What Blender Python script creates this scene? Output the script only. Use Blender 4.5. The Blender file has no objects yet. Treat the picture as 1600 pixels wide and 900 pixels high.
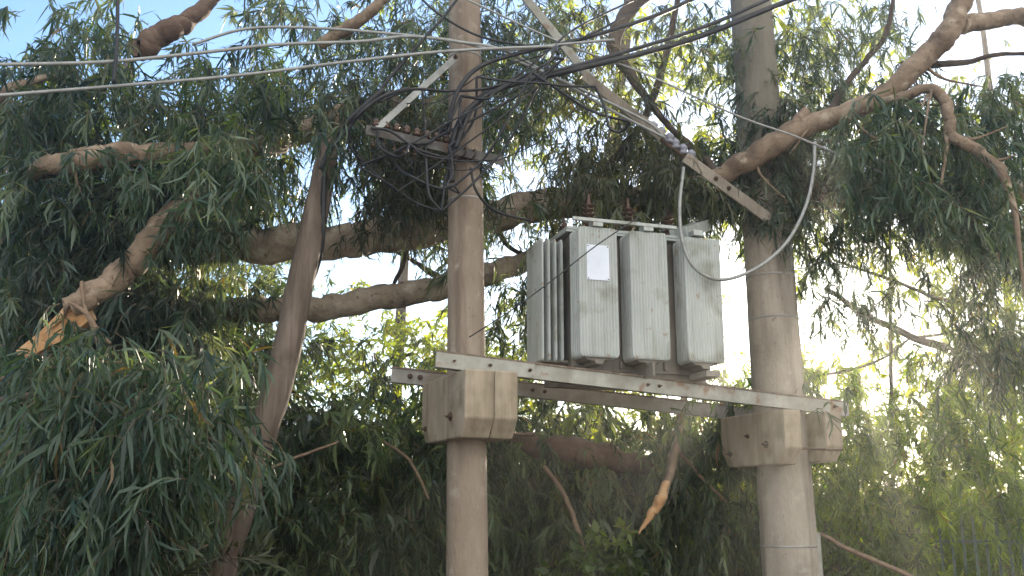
import bpy, math, random
import numpy as np
from mathutils import Vector

# ------------------------------------------------------------------ camera, sky, sun, exposure
SC = bpy.context.scene
COL = SC.collection
F, PITCH, CAM = 1500.0, math.radians(13.1), np.array([0.0, 0.0, 2.4])
cam_data = bpy.data.cameras.new('camera')
cam_data.sensor_width = 36.0
cam_data.lens = 36.0 * F / 1600.0
cam_data.clip_end = 3000
cam = bpy.data.objects.new('camera', cam_data)
COL.objects.link(cam)
cam.location = CAM
cam.rotation_euler = (math.radians(90) + PITCH, 0, 0)
SC.camera = cam

SUN_AZ, SUN_EL = math.radians(19.0), math.radians(15.0)      # azimuth to the right of the view direction
world = bpy.data.worlds.new('World')
SC.world = world
world.use_nodes = True
wn, wl = world.node_tree.nodes, world.node_tree.links
wn.clear()
w_out = wn.new('ShaderNodeOutputWorld')
w_bg = wn.new('ShaderNodeBackground')
w_sky = wn.new('ShaderNodeTexSky')
w_sky.sky_type = 'NISHITA'
w_sky.sun_disc = False
w_sky.sun_elevation = SUN_EL
w_sky.sun_rotation = SUN_AZ
w_sky.air_density = 1.0
w_sky.dust_density = 0.3
w_sky.ozone_density = 3.0
w_bg.inputs['Strength'].default_value = 0.15
# broken white cloud: thickened behind the camera as added front fill, also towards the sun, open blue at the upper left
w_tc = wn.new('ShaderNodeTexCoord')
w_no = wn.new('ShaderNodeTexNoise')
w_no.inputs['Scale'].default_value = 3.2
w_no.inputs['Detail'].default_value = 7
w_no.inputs['Roughness'].default_value = 0.55
wl.new(w_tc.outputs['Generated'], w_no.inputs['Vector'])
w_dot = wn.new('ShaderNodeVectorMath')
w_dot.operation = 'DOT_PRODUCT'
w_dot.inputs[1].default_value = (0.5, -0.6, -0.1)
wl.new(w_tc.outputs['Generated'], w_dot.inputs[0])
w_a = wn.new('ShaderNodeMath')
w_a.operation = 'MULTIPLY_ADD'
w_a.inputs[1].default_value = 1.7
w_a.inputs[2].default_value = -0.85 + 0.38
wl.new(w_no.outputs[0], w_a.inputs[0])
w_b = wn.new('ShaderNodeMath')
w_b.operation = 'ADD'
wl.new(w_a.outputs[0], w_b.inputs[0])
wl.new(w_dot.outputs['Value'], w_b.inputs[1])
w_m = wn.new('ShaderNodeMapRange')
w_m.interpolation_type = 'SMOOTHSTEP'
w_m.inputs['From Min'].default_value = 0.0
w_m.inputs['From Max'].default_value = 0.5
w_m.inputs['To Max'].default_value = 0.92
wl.new(w_b.outputs[0], w_m.inputs['Value'])
w_mix = wn.new('ShaderNodeMix')
w_mix.data_type = 'RGBA'
wl.new(w_m.outputs[0], w_mix.inputs['Factor'])
wl.new(w_sky.outputs[0], w_mix.inputs['A'])
w_mix.inputs['B'].default_value = (6.3, 6.1, 5.6, 1)
wl.new(w_mix.outputs['Result'], w_bg.inputs['Color'])
wl.new(w_bg.outputs[0], w_out.inputs['Surface'])

sun_data = bpy.data.lights.new('sun', 'SUN')
sun_data.energy = 5.0
sun_data.angle = math.radians(0.5)
sun_data.color = (1.0, 0.86, 0.66)
sun = bpy.data.objects.new('sun', sun_data)
COL.objects.link(sun)
sdir = Vector((math.sin(SUN_AZ) * math.cos(SUN_EL), math.cos(SUN_AZ) * math.cos(SUN_EL), math.sin(SUN_EL)))
sun.rotation_euler = sdir.to_track_quat('Z', 'Y').to_euler()
sun.location = (6, 20, 12)

SC.view_settings.view_transform = 'Standard'
SC.view_settings.look = 'None'
SC.view_settings.gamma = 1.0
SC.view_settings.use_curve_mapping = False
SC.view_settings.exposure = 1.22
SC.cycles.use_denoising = True
SC.cycles.max_bounces = 6
SC.cycles.transparent_max_bounces = 8

rng = np.random.default_rng(7)
random.seed(7)

# ------------------------------------------------------------------ helpers
FWD = np.array([0, math.cos(PITCH), math.sin(PITCH)])
UP = np.array([0, -math.sin(PITCH), math.cos(PITCH)])


def at(px, py, Y):
    """world point seen at a pixel of the 1600x900 photograph, at world depth Y"""
    d = np.array([(px - 800) / F, 0, 0]) + FWD + UP * ((450 - py) / F)
    return CAM + d * (Y / d[1])


def at_many(px, py, Y):
    dx, dy = (px - 800) / F, (450 - py) / F
    d = np.stack([dx, FWD[1] + UP[1] * dy, FWD[2] + UP[2] * dy], 1)
    return CAM + d * (Y / d[:, 1])[:, None]


def axial(p):
    return float(np.dot(np.asarray(p) - CAM, FWD))


def px2m(n, p):
    return n * axial(p) / F


def norm(v):
    v = np.asarray(v, float)
    return v / (np.linalg.norm(v) + 1e-12)


def world_off(o):
    v = np.zeros(3)
    while o is not None:
        v += np.array(o.location)
        o = o.parent
    return v


def tag(o, label=None, cat=None, group=None, kind=None):
    if label: o['label'] = label
    if cat: o['category'] = cat
    if group: o['group'] = group
    if kind: o['kind'] = kind
    return o


def empty(name, loc, label, cat, group=None):
    o = bpy.data.objects.new(name, None)
    COL.objects.link(o)
    o.location = tuple(loc)
    o.empty_display_size = 0.2
    return tag(o, label, cat, group)


def link_mesh(name, me, mat, parent=None, smooth=None):
    o = bpy.data.objects.new(name, me)
    COL.objects.link(o)
    if mat is not None:
        me.materials.append(mat)
    if parent is not None:
        o.parent = parent
    return o


class MB:
    def __init__(self):
        self.v, self.f, self.s = [], [], []

    def add(self, vs, fs, smooth=False):
        b = len(self.v)
        self.v += [tuple(map(float, p)) for p in vs]
        self.f += [tuple(b + i for i in q) for q in fs]
        self.s += [smooth] * len(fs)
        return self

    def box(self, o, ex, ey, ez, sx, sy, sz):
        """box centred on o with full sizes along the unit axes"""
        o, ex, ey, ez = map(np.asarray, (o, ex, ey, ez))
        vs = [o + ex * sx * .5 * i + ey * sy * .5 * j + ez * sz * .5 * k for i in (-1, 1) for j in (-1, 1) for k in (-1, 1)]
        fs = [(0, 1, 3, 2), (4, 6, 7, 5), (0, 4, 5, 1), (2, 3, 7, 6), (0, 2, 6, 4), (1, 5, 7, 3)]
        return self.add(vs, fs)

    def prism(self, poly, o, ex, ey, ez, length):
        """poly in (ey, ez) extruded along ex, from o"""
        o, ex, ey, ez = map(np.asarray, (o, ex, ey, ez))
        n = len(poly)
        vs = [o + ey * a + ez * b for a, b in poly] + [o + ex * length + ey * a + ez * b for a, b in poly]
        fs = [tuple(range(n - 1, -1, -1)), tuple(range(n, 2 * n))]
        fs += [(i, (i + 1) % n, n + (i + 1) % n, n + i) for i in range(n)]
        return self.add(vs, fs)

    def tube(self, pts, rad, sides=10, cap=True, wob=0.0, flat=1.0):
        pts = np.asarray(pts, float)
        n = len(pts)
        rad = np.full(n, rad) if np.isscalar(rad) else np.asarray(rad, float)
        tan = np.gradient(pts, axis=0)
        tan /= np.linalg.norm(tan, axis=1)[:, None] + 1e-12
        u = np.cross(tan[0], [0.13, 0.2, 1.0])
        u = norm(u)
        vs = []
        for i in range(n):
            u = norm(u - tan[i] * np.dot(u, tan[i]))
            w = np.cross(tan[i], u)
            for k in range(sides):
                a = 2 * math.pi * k / sides
                r = rad[i] * (1 + (rng.normal() * wob if wob else 0))
                vs.append(pts[i] + u * math.cos(a) * r + w * math.sin(a) * r * flat)
        fs = [(i * sides + k, i * sides + (k + 1) % sides, (i + 1) * sides + (k + 1) % sides, (i + 1) * sides + k)
              for i in range(n - 1) for k in range(sides)]
        self.add(vs, fs, True)
        if cap:
            b = len(self.v) - len(vs)
            self.f += [tuple(b + k for k in range(sides - 1, -1, -1)), tuple(b + (n - 1) * sides + k for k in range(sides))]
            self.s += [False, False]
        return self

    def cyl(self, a, b, r, sides=12):
        return self.tube([a, b], r, sides)

    def lathe(self, o, axis, prof, sides=14):
        """prof: (distance along the axis, radius)"""
        axis = norm(axis)
        o = np.asarray(o, float)
        u = norm(np.cross(axis, [0.31, 0.9, 0.2]))
        w = np.cross(axis, u)
        vs = [o + axis * h + (u * math.cos(2 * math.pi * k / sides) + w * math.sin(2 * math.pi * k / sides)) * r
              for h, r in prof for k in range(sides)]
        n = len(prof)
        fs = [(i * sides + k, i * sides + (k + 1) % sides, (i + 1) * sides + (k + 1) % sides, (i + 1) * sides + k)
              for i in range(n - 1) for k in range(sides)]
        self.add(vs, fs, True)
        b = len(self.v) - len(vs)
        self.f += [tuple(b + k for k in range(sides - 1, -1, -1)), tuple(b + (n - 1) * sides + k for k in range(sides))]
        self.s += [False, False]
        return self

    def build(self, name, mat, parent=None, bevel=0.0):
        off = world_off(parent)
        me = bpy.data.meshes.new(name)
        v = np.array(self.v) - off
        me.from_pydata([tuple(p) for p in v], [], self.f)
        me.polygons.foreach_set('use_smooth', self.s)
        me.update()
        o = link_mesh(name, me, mat, parent)
        if bevel:
            m = o.modifiers.new('bevel', 'BEVEL')
            m.width = bevel
            m.segments = 2
            m.limit_method = 'ANGLE'
        return o


def spline(pts, sub=8):
    """Catmull-Rom through the rows of pts"""
    p = np.asarray(pts, float)
    p = np.vstack([2 * p[0] - p[1], p, 2 * p[-1] - p[-2]])
    out = []
    for i in range(1, len(p) - 2):
        for t in np.linspace(0, 1, sub, endpoint=False):
            a, b, c, d = p[i - 1], p[i], p[i + 1], p[i + 2]
            out.append(.5 * (2 * b + (c - a) * t + (2 * a - 5 * b + 4 * c - d) * t * t + (3 * b - a - 3 * c + d) * t ** 3))
    out.append(p[-2])
    return np.array(out)


def path(rows, sub=8):
    """rows of (px, py, Y[, radius px]) -> world points, radii"""
    rows = [tuple(r) + ((3.0,) if len(r) == 3 else ()) for r in rows]
    pr = [np.append(at(r[0], r[1], r[2]), px2m(r[3], at(r[0], r[1], r[2]))) for r in rows]
    s = spline(pr, sub)
    return s[:, :3], np.maximum(s[:, 3], 0.001)


def limb(name, rows, mat, parent=None, sides=11, wob=0.05, sub=10, jit=0.24):
    p, r = path(rows, sub)
    m = MB()
    j = rng.normal(size=p.shape)
    for _ in range(2):
        j[1:-1] = (j[:-2] + j[1:-1] * 2 + j[2:]) / 4
    j[0] = j[-1] = 0
    k = rng.normal(size=len(r))
    k[1:-1] = (k[:-2] + k[1:-1] * 2 + k[2:]) / 4
    m.tube(p + j * r[:, None] * jit, r * (1 + .05 * k), sides, True, wob)
    return m.build(name, mat, parent)


# ------------------------------------------------------------------ materials
def mat_new(name):
    m = bpy.data.materials.new(name)
    m.use_nodes = True
    n = m.node_tree.nodes
    n.clear()
    return m, n, m.node_tree.links


def surface(name, cols, scale=6.0, stretch=(1, 1, 1), rough=0.8, spots=None, bump=0.3, bump_scale=40.0, metal=0.0, spec=0.4,
            streak=None, fine=0.0, bump_stretch=None):
    """procedural surface: noise ramp over cols, optional vertical streaks, optional stains, bump"""
    m, n, l = mat_new(name)
    out = n.new('ShaderNodeOutputMaterial')
    b = n.new('ShaderNodeBsdfPrincipled')
    tc = n.new('ShaderNodeTexCoord')
    mp = n.new('ShaderNodeMapping')
    mp.inputs['Scale'].default_value = stretch
    l.new(tc.outputs['Object'], mp.inputs['Vector'])
    nz = n.new('ShaderNodeTexNoise')
    nz.inputs['Scale'].default_value = scale
    nz.inputs['Detail'].default_value = 8
    nz.inputs['Roughness'].default_value = 0.65
    l.new(mp.outputs[0], nz.inputs['Vector'])
    rp = n.new('ShaderNodeValToRGB')
    els = rp.color_ramp.elements
    k = len(cols)
    for i, c in enumerate(cols):
        pos = 0.28 + 0.44 * i / max(1, k - 1)
        e = els[i] if i < 2 else els.new(pos)
        e.position = pos
        e.color = (*c, 1)
    l.new(nz.outputs[0], rp.inputs[0])
    cur = rp.outputs[0]

    def blend(fac_socket, colour, cur):
        mx = n.new('ShaderNodeMix')
        mx.data_type = 'RGBA'
        l.new(fac_socket, mx.inputs['Factor'])
        l.new(cur, mx.inputs['A'])
        mx.inputs['B'].default_value = (*colour, 1)
        return mx.outputs['Result']

    def mask(scale, stretch, lo, hi, amount, seed):
        m2 = n.new('ShaderNodeMapping')
        m2.inputs['Scale'].default_value = stretch
        m2.inputs['Location'].default_value = (seed, seed * 2, seed * 3)
        l.new(tc.outputs['Object'], m2.inputs['Vector'])
        z = n.new('ShaderNodeTexNoise')
        z.inputs['Scale'].default_value = scale
        z.inputs['Detail'].default_value = 6
        l.new(m2.outputs[0], z.inputs['Vector'])
        mr = n.new('ShaderNodeMapRange')
        mr.inputs['From Min'].default_value = lo
        mr.inputs['From Max'].default_value = hi
        mr.inputs['To Max'].default_value = amount
        l.new(z.outputs[0], mr.inputs['Value'])
        return mr.outputs[0]

    if streak:
        c, sc_, am = streak
        cur = blend(mask(sc_, (1, 1, 0.06), 0.5, 0.72, am, 3.1), c, cur)
    for i, (c, sc_, lo, hi, am) in enumerate(spots or []):
        cur = blend(mask(sc_, (1, 1, 1), lo, hi, am, 5.0 + 2.3 * i), c, cur)
    l.new(cur, b.inputs['Base Color'])
    b.inputs['Roughness'].default_value = rough
    b.inputs['Metallic'].default_value = metal
    b.inputs['Specular IOR Level'].default_value = spec
    if bump:
        z = n.new('ShaderNodeTexNoise')
        z.inputs['Scale'].default_value = bump_scale
        z.inputs['Detail'].default_value = 6
        m3 = n.new('ShaderNodeMapping')
        m3.inputs['Scale'].default_value = bump_stretch or stretch
        l.new(tc.outputs['Object'], m3.inputs['Vector'])
        l.new(m3.outputs[0], z.inputs['Vector'])
        bp = n.new('ShaderNodeBump')
        bp.inputs['Strength'].default_value = bump
        bp.inputs['Distance'].default_value = 0.02
        l.new(z.outputs[0], bp.inputs['Height'])
        l.new(bp.outputs[0], b.inputs['Normal'])
    l.new(b.outputs[0], out.inputs['Surface'])
    return m


def darken_top(m, z0, z1, colour, amount):
    """darker tone blended into the upper end of a pole, with a ragged lower edge"""
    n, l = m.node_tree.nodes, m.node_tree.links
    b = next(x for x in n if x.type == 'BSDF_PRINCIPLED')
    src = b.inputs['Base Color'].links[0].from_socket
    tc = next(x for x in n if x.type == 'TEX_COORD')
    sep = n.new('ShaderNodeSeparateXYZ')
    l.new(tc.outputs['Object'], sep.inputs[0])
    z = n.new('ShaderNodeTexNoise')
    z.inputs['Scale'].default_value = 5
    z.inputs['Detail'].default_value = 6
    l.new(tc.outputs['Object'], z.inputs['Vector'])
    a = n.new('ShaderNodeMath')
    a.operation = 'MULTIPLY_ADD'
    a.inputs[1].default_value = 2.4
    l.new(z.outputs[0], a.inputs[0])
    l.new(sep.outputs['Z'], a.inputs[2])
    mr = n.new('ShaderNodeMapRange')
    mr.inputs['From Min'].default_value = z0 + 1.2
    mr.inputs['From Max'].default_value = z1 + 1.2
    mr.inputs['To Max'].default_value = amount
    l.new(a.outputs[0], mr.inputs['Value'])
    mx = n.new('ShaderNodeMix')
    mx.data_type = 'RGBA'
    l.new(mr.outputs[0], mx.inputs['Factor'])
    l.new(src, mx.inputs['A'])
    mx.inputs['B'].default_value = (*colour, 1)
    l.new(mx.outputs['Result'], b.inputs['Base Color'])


def leaf_mat(name, c0, c1, c2, trans=0.35, rough=0.45, tcol=None):
    m, n, l = mat_new(name)
    out = n.new('ShaderNodeOutputMaterial')
    at_ = n.new('ShaderNodeAttribute')
    at_.attribute_name = 'tint'
    rp = n.new('ShaderNodeValToRGB')
    e = rp.color_ramp.elements
    e[0].position, e[0].color = 0.0, (*c0, 1)
    e[1].position, e[1].color = 0.94, (*c2, 1)
    x = e.new(0.5)
    x.color = (*c1, 1)
    x = e.new(0.985)
    x.color = (0.13, 0.095, 0.05, 1)
    l.new(at_.outputs['Fac'], rp.inputs[0])
    b = n.new('ShaderNodeBsdfPrincipled')
    l.new(rp.outputs[0], b.inputs['Base Color'])
    b.inputs['Roughness'].default_value = rough
    b.inputs['Specular IOR Level'].default_value = 0.5
    t = n.new('ShaderNodeBsdfTranslucent')
    hs = n.new('ShaderNodeMix')
    hs.data_type = 'RGBA'
    hs.blend_type = 'MULTIPLY'
    hs.inputs['Factor'].default_value = 1.0
    l.new(rp.outputs[0], hs.inputs['A'])
    hs.inputs['B'].default_value = (*(tcol or (3.2, 2.6, 0.7)), 1)
    l.new(hs.outputs['Result'], t.inputs['Color'])
    mx = n.new('ShaderNodeMixShader')
    mx.inputs[0].default_value = trans
    l.new(b.outputs[0], mx.inputs[1])
    l.new(t.outputs[0], mx.inputs[2])
    l.new(mx.outputs[0], out.inputs['Surface'])
    return m


M = {}
M['concrete_brown'] = surface('brown_concrete', [(.195, .153, .12), (.255, .207, .166), (.325, .27, .22)], 5, (1, 1, .35), .9,
                              [((.17, .14, .11), 3.0, .58, .72, .5), ((.42, .38, .33), 9.0, .6, .72, .5), ((.1, .08, .06), 22.0, .66, .74, .6)], .5, 45, streak=((.13, .095, .072), 9, .85))
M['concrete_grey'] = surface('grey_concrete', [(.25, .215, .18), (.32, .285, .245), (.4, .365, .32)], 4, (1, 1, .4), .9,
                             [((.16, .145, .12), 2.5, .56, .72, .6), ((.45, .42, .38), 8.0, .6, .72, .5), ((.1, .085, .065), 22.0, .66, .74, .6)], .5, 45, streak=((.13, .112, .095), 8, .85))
darken_top(M['concrete_grey'], 4.9, 5.6, (.15, .14, .115), .8)
M['block'] = surface('precast_block_concrete', [(.24, .2, .15), (.34, .285, .22), (.43, .37, .3)], 4, (1, 1, .3), .9,
                     [((.13, .115, .08), 3.5, .55, .7, .65), ((.3, .19, .11), 6, .62, .74, .5)], .3, 45, streak=((.17, .145, .1), 14, .7))
M['steel'] = surface('galvanised_steel', [(.24, .24, .215), (.32, .32, .295), (.41, .41, .385)], 6, (1, 1, 1), .5,
                     [((.2, .11, .06), 7, .57, .68, .8), ((.2, .19, .16), 2.6, .5, .64, .7)], .1, 80, metal=.35)
M['steel_rear'] = surface('weathered_steel', [(.2, .195, .185), (.29, .285, .275), (.37, .365, .36)], 5, (1, 1, 1), .6,
                          [((.16, .13, .1), 2.5, .54, .7, .7)], .1, 80, metal=.2)
M['steel_dark'] = surface('sooty_steel', [(.04, .038, .037), (.08, .077, .074), (.16, .155, .15)], 7, (1, 1, 1), .6, [((.1, .06, .04), 4, .52, .66, .8)], .1, 80, metal=.2)
M['rust_edge'] = surface('rusty_flange_edge', [(.1, .07, .05), (.17, .13, .1), (.26, .23, .2)], 12, rough=.8)
M['rust'] = surface('rusty_bolt_steel', [(.05, .035, .028), (.09, .06, .045), (.13, .08, .05)], 30, rough=.8)
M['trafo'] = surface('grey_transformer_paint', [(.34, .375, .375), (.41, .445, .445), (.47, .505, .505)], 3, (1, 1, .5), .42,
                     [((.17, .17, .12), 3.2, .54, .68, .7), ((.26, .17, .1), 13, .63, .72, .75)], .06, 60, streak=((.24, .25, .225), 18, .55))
M['trafo_shaded'] = surface('shade_dark_tank_paint', [(.15, .136, .12), (.21, .195, .172), (.27, .255, .23)], 3, (1, 1, .5), .55,
                          [((.1, .07, .05), 3, .55, .7, .6)], .06, 60, streak=((.09, .075, .06), 14, .5))  # shade between the radiators put into a darker tank colour, plus stains
M['plate'] = surface('pale_name_plate', [(.6, .66, .8), (.68, .74, .87), (.74, .78, .88)], 5, rough=.25, bump=0, spots=[((.5, .53, .6), 8, .6, .75, .4)])  # bluish reflection put into the plate's base colour
M['porcelain'] = surface('brown_porcelain', [(.05, .03, .022), (.08, .045, .03), (.1, .06, .04)], 8, rough=.2, bump=0)
M['glaze'] = surface('blue_grey_porcelain', [(.16, .17, .22), (.24, .25, .31), (.3, .31, .37)], 8, rough=.25, bump=0)
M['wire_pale'] = surface('pale_aluminium_wire', [(.2, .21, .21), (.28, .29, .29), (.36, .37, .37)], 12, rough=.45, bump=.05, metal=.3)
M['wire_black'] = surface('black_cable_sheath', [(.012, .013, .016), (.02, .021, .025), (.035, .036, .042)], 12, rough=.5, bump=.1)
M['timber'] = surface('weathered_brown_timber', [(.07, .054, .043), (.125, .098, .08), (.19, .155, .13)], 9, (1, 1, .12), .9,
                      [((.06, .04, .03), 4, .56, .7, .6)], .6, 30, streak=((.07, .048, .036), 22, .75), bump_stretch=(1, 1, .1))
M['bark_tan'] = surface('tan_smooth_bark', [(.14, .1, .068), (.23, .168, .12), (.33, .26, .195)], 4, (1, 1, 1), .8,
                        [((.085, .058, .042), 3, .5, .66, .8), ((.44, .38, .3), 6, .58, .7, .6), ((.06, .042, .03), 17, .6, .7, .7)], .8, 22)
M['bark_brown'] = surface('red_brown_bark', [(.06, .038, .028), (.11, .07, .05), (.17, .12, .09)], 5, (1, 1, 1), .85, [((.25, .2, .15), 6, .6, .72, .6)], .8, 22)
M['bark_grey'] = surface('grey_brown_bark', [(.16, .128, .098), (.28, .23, .178), (.42, .37, .305)], 4, (1, 1, 1), .85,
                         [((.075, .058, .046), 2.5, .5, .64, .8), ((.46, .43, .37), 5, .58, .7, .6), ((.05, .04, .03), 15, .6, .7, .7)], .9, 20)
M['bark_dark'] = surface('dark_bark', [(.035, .026, .022), (.065, .048, .038), (.1, .075, .06)], 6, (1, 1, 1), .9, None, .5, 25)
M['twig'] = surface('dry_twig', [(.11, .075, .05), (.18, .125, .085), (.26, .19, .13)], 14, rough=.85, bump=.1)
M['splinter'] = surface('fresh_splintered_wood', [(.34, .17, .07), (.5, .29, .14), (.62, .44, .27)], 5, (1, 1, 1), .75,
                        [((.24, .1, .04), 7, .56, .7, .7)], .5, 40)
M['soil'] = surface('dark_leaf_litter', [(.018, .015, .01), (.03, .026, .016), (.05, .042, .026)], 3, rough=.95, bump=.6, bump_scale=12)
M['bounce_gravel'] = surface('pale_bounce_gravel', [(.27, .23, .18), (.34, .29, .23), (.4, .35, .28)], 1.5, rough=.95, bump=.4, bump_scale=20)
M['grass'] = surface('rough_grass', [(.03, .042, .015), (.05, .065, .022), (.075, .085, .035)], 2.5, rough=.95, bump=.6, bump_scale=15)

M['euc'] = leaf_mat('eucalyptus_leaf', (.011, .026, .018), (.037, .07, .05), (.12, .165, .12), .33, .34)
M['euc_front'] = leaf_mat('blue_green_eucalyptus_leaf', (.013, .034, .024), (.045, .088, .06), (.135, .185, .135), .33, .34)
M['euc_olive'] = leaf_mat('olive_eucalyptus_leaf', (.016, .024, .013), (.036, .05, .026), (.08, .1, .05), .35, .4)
M['far'] = leaf_mat('broad_bright_leaf', (.04, .055, .014), (.075, .105, .022), (.14, .16, .035), .6, .45, (4.6, 4.2, .4))
M['hedge'] = leaf_mat('hedge_leaf', (.013, .03, .016), (.042, .08, .04), (.12, .17, .085), .35, .36)
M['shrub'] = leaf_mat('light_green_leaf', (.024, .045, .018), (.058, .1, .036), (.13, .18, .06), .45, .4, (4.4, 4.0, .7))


# ------------------------------------------------------------------ foliage
def leaf_mesh(name, base, d, side, L, W, tint, mat, parent, simple=False):
    """base, d (unit axis), side (unit, in the blade) per leaf -> one mesh; blades are sickle shaped with a tip that droops"""
    n = len(base)
    off = world_off(parent)
    L = L[:, None]; W = W[:, None]
    down = np.array([0, 0, -1.0])
    if simple:
        v = np.stack([base, base + d * L * .42 + side * W, base + d * L + down * L * .1, base + d * L * .42 - side * W], 1)
        vi = np.tile(np.arange(4), (n, 1)) + np.arange(n)[:, None] * 4
        starts = np.arange(n) * 4
        loops = vi.ravel()
        nv = 4
    else:
        cv = rng.normal(size=(n, 1)) * .1
        m1 = base + d * L * .28 + side * cv * L * .6
        m2 = base + d * L * .64 + side * cv * L * .8 + down * L * .05
        tip = base + d * L + down * L * .16 - side * cv * L * .4
        v = np.stack([base, m1 + side * W, m1 - side * W, m2 + side * W * .72, m2 - side * W * .72, tip], 1)
        pat = np.array([0, 1, 2, 1, 3, 4, 2, 3, 5, 4])
        loops = (pat[None, :] + np.arange(n)[:, None] * 6).ravel()
        starts = (np.array([0, 3, 7])[None, :] + np.arange(n)[:, None] * 10).ravel()
        nv = 6
    v = v.reshape(-1, 3) - off
    me = bpy.data.meshes.new(name)
    me.vertices.add(len(v))
    me.vertices.foreach_set('co', v.astype(np.float32).ravel())
    me.loops.add(len(loops))
    me.loops.foreach_set('vertex_index', loops.astype(np.int32))
    me.polygons.add(len(starts))
    me.polygons.foreach_set('loop_start', starts.astype(np.int32))
    me.update(calc_edges=True)
    me.validate()
    a = me.attributes.new('tint', 'FLOAT', 'POINT')
    a.data.foreach_set('value', np.repeat(tint, nv).astype(np.float32))
    return link_mesh(name, me, mat, parent)


def twig_mesh(name, lines, rad, mat, parent):
    """lines: (n, k, 3) polylines as thin three-sided tubes, one mesh"""
    n, k, _ = lines.shape
    off = world_off(parent)
    t = lines[:, -1] - lines[:, 0]
    t /= np.linalg.norm(t, axis=1)[:, None] + 1e-9
    u = np.cross(t, np.array([.3, .5, .8])); u /= np.linalg.norm(u, axis=1)[:, None] + 1e-9
    w = np.cross(t, u)
    ring = [u * math.cos(a) + w * math.sin(a) for a in (0, 2.094, 4.189)]
    taper = np.linspace(1, .4, k)
    v = np.stack([np.stack([lines[:, i] + ring[j] * (rad[:, None] * taper[i]) for j in range(3)], 1) for i in range(k)], 1)
    v = v.reshape(-1, 3) - off
    q = np.array([[i * 3 + j, i * 3 + (j + 1) % 3, (i + 1) * 3 + (j + 1) % 3, (i + 1) * 3 + j] for i in range(k - 1) for j in range(3)])
    loops = (q.ravel()[None, :] + np.arange(n)[:, None] * 3 * k).ravel()
    nf = len(q) * n
    me = bpy.data.meshes.new(name)
    me.vertices.add(len(v)); me.vertices.foreach_set('co', v.astype(np.float32).ravel())
    me.loops.add(len(loops)); me.loops.foreach_set('vertex_index', loops.astype(np.int32))
    me.polygons.add(nf); me.polygons.foreach_set('loop_start', (np.arange(nf) * 4).astype(np.int32))
    me.update(calc_edges=True); me.validate()
    return tag(link_mesh(name, me, mat, parent), kind='stuff')


def unit(a):
    return a / (np.linalg.norm(a, axis=1)[:, None] + 1e-9)


def sprays(P, parent, mat, twig_len=.34, n_leaf=20, leaf=(.15, .03), width=.055, droop=.9, spread=.6, simple=False,
           names=('crown', 'twigs'), bias=(0, 0, 0), twig_mat=None, ctint=None, twig_r=.003):
    """leafy sprays, one twig each, starting at the points P"""
    n = len(P)
    az = rng.uniform(0, 2 * math.pi, n)
    h = np.stack([np.cos(az), np.sin(az), rng.normal(0, .35, n)], 1) + np.array(bias)
    h = unit(h)
    g = np.array([0, 0, -1.0])
    L = twig_len * rng.uniform(.5, 1.5, n)
    size = rng.choice([.62, .8, 1.0, 1.0, 1.2, 1.35], n)
    dr = droop * rng.uniform(.6, 1.3, n)

    def curve(t):
        return P + h * (L * t)[:, None] * (1 - .35 * t)[:, None] + g * (L * dr * t * t * .75)[:, None]
    lines = np.stack([curve(np.full(n, t)) for t in (0, .35, .7, 1.0)], 1)
    twig_mesh(names[1], lines, np.full(n, twig_r), twig_mat or M['twig'], parent)
    B, D, S, LL, WW, T = [], [], [], [], [], []
    st = rng.beta(2.2, 3.0, n) if ctint is None else np.clip(ctint * 1.25 - .1 + rng.normal(0, .12, n), 0, .9)
    for i in range(n_leaf):
        t = np.clip((i + rng.uniform(0, 1, n)) / n_leaf, 0, 1) * .95 + .05
        b = curve(t)
        tg = unit(h * (1 - .7 * t)[:, None] + g * (dr * t * 1.5)[:, None])
        rd = rng.normal(size=(n, 3))
        d = unit(tg * .8 + rd * spread + g * (droop * rng.uniform(.3, 1.1, n))[:, None])
        s = unit(np.cross(d, rng.normal(size=(n, 3))))
        B.append(b); D.append(d); S.append(s)
        ln = np.clip(rng.normal(leaf[0], leaf[1], n), leaf[0] * .45, leaf[0] * 1.6) * size
        LL.append(ln)
        WW.append(ln * width * rng.uniform(.75, 1.25, n))
        tt = np.clip(st + rng.normal(0, .12, n), 0, .93)
        tt[rng.uniform(0, 1, n) < .012] = 1.0
        T.append(tt)
    c = lambda a: np.concatenate(a)
    return leaf_mesh(names[0], c(B), c(D), c(S), c(LL), c(WW), c(T), mat, parent, simple)


DENS = 2.4


def grid_points(rows, r0, cols, Yr, per=2.0, clump=6, sig=.16, keep=None):
    """density digits on the photograph's 50 px cells -> clumped points through a depth range; Yr(px, py) -> (near, far)"""
    pts, tints = [], []
    for j, line in enumerate(rows):
        line = line.replace(' ', '')
        for i, ch in enumerate(line):
            if not (cols[0] <= i < cols[1]) or ch in '.0':
                continue
            lam = DENS * 8.5 * (int(ch) / 8) ** 1.75 * per / clump
            for _ in range(rng.poisson(lam)):
                px, py = (i + rng.uniform()) * 50, (j + r0 + rng.uniform()) * 50
                a, b = Yr(px, py)
                c = at(px, py, rng.uniform(a, b))
                k = max(1, rng.poisson(clump))
                q = c + rng.normal(size=(k, 3)) * np.array([sig, sig, sig * .8])
                pts.append(q)
                tints.append(np.full(k, rng.beta(2.2, 3.0)))
    return np.concatenate(pts), np.concatenate(tints)


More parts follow.
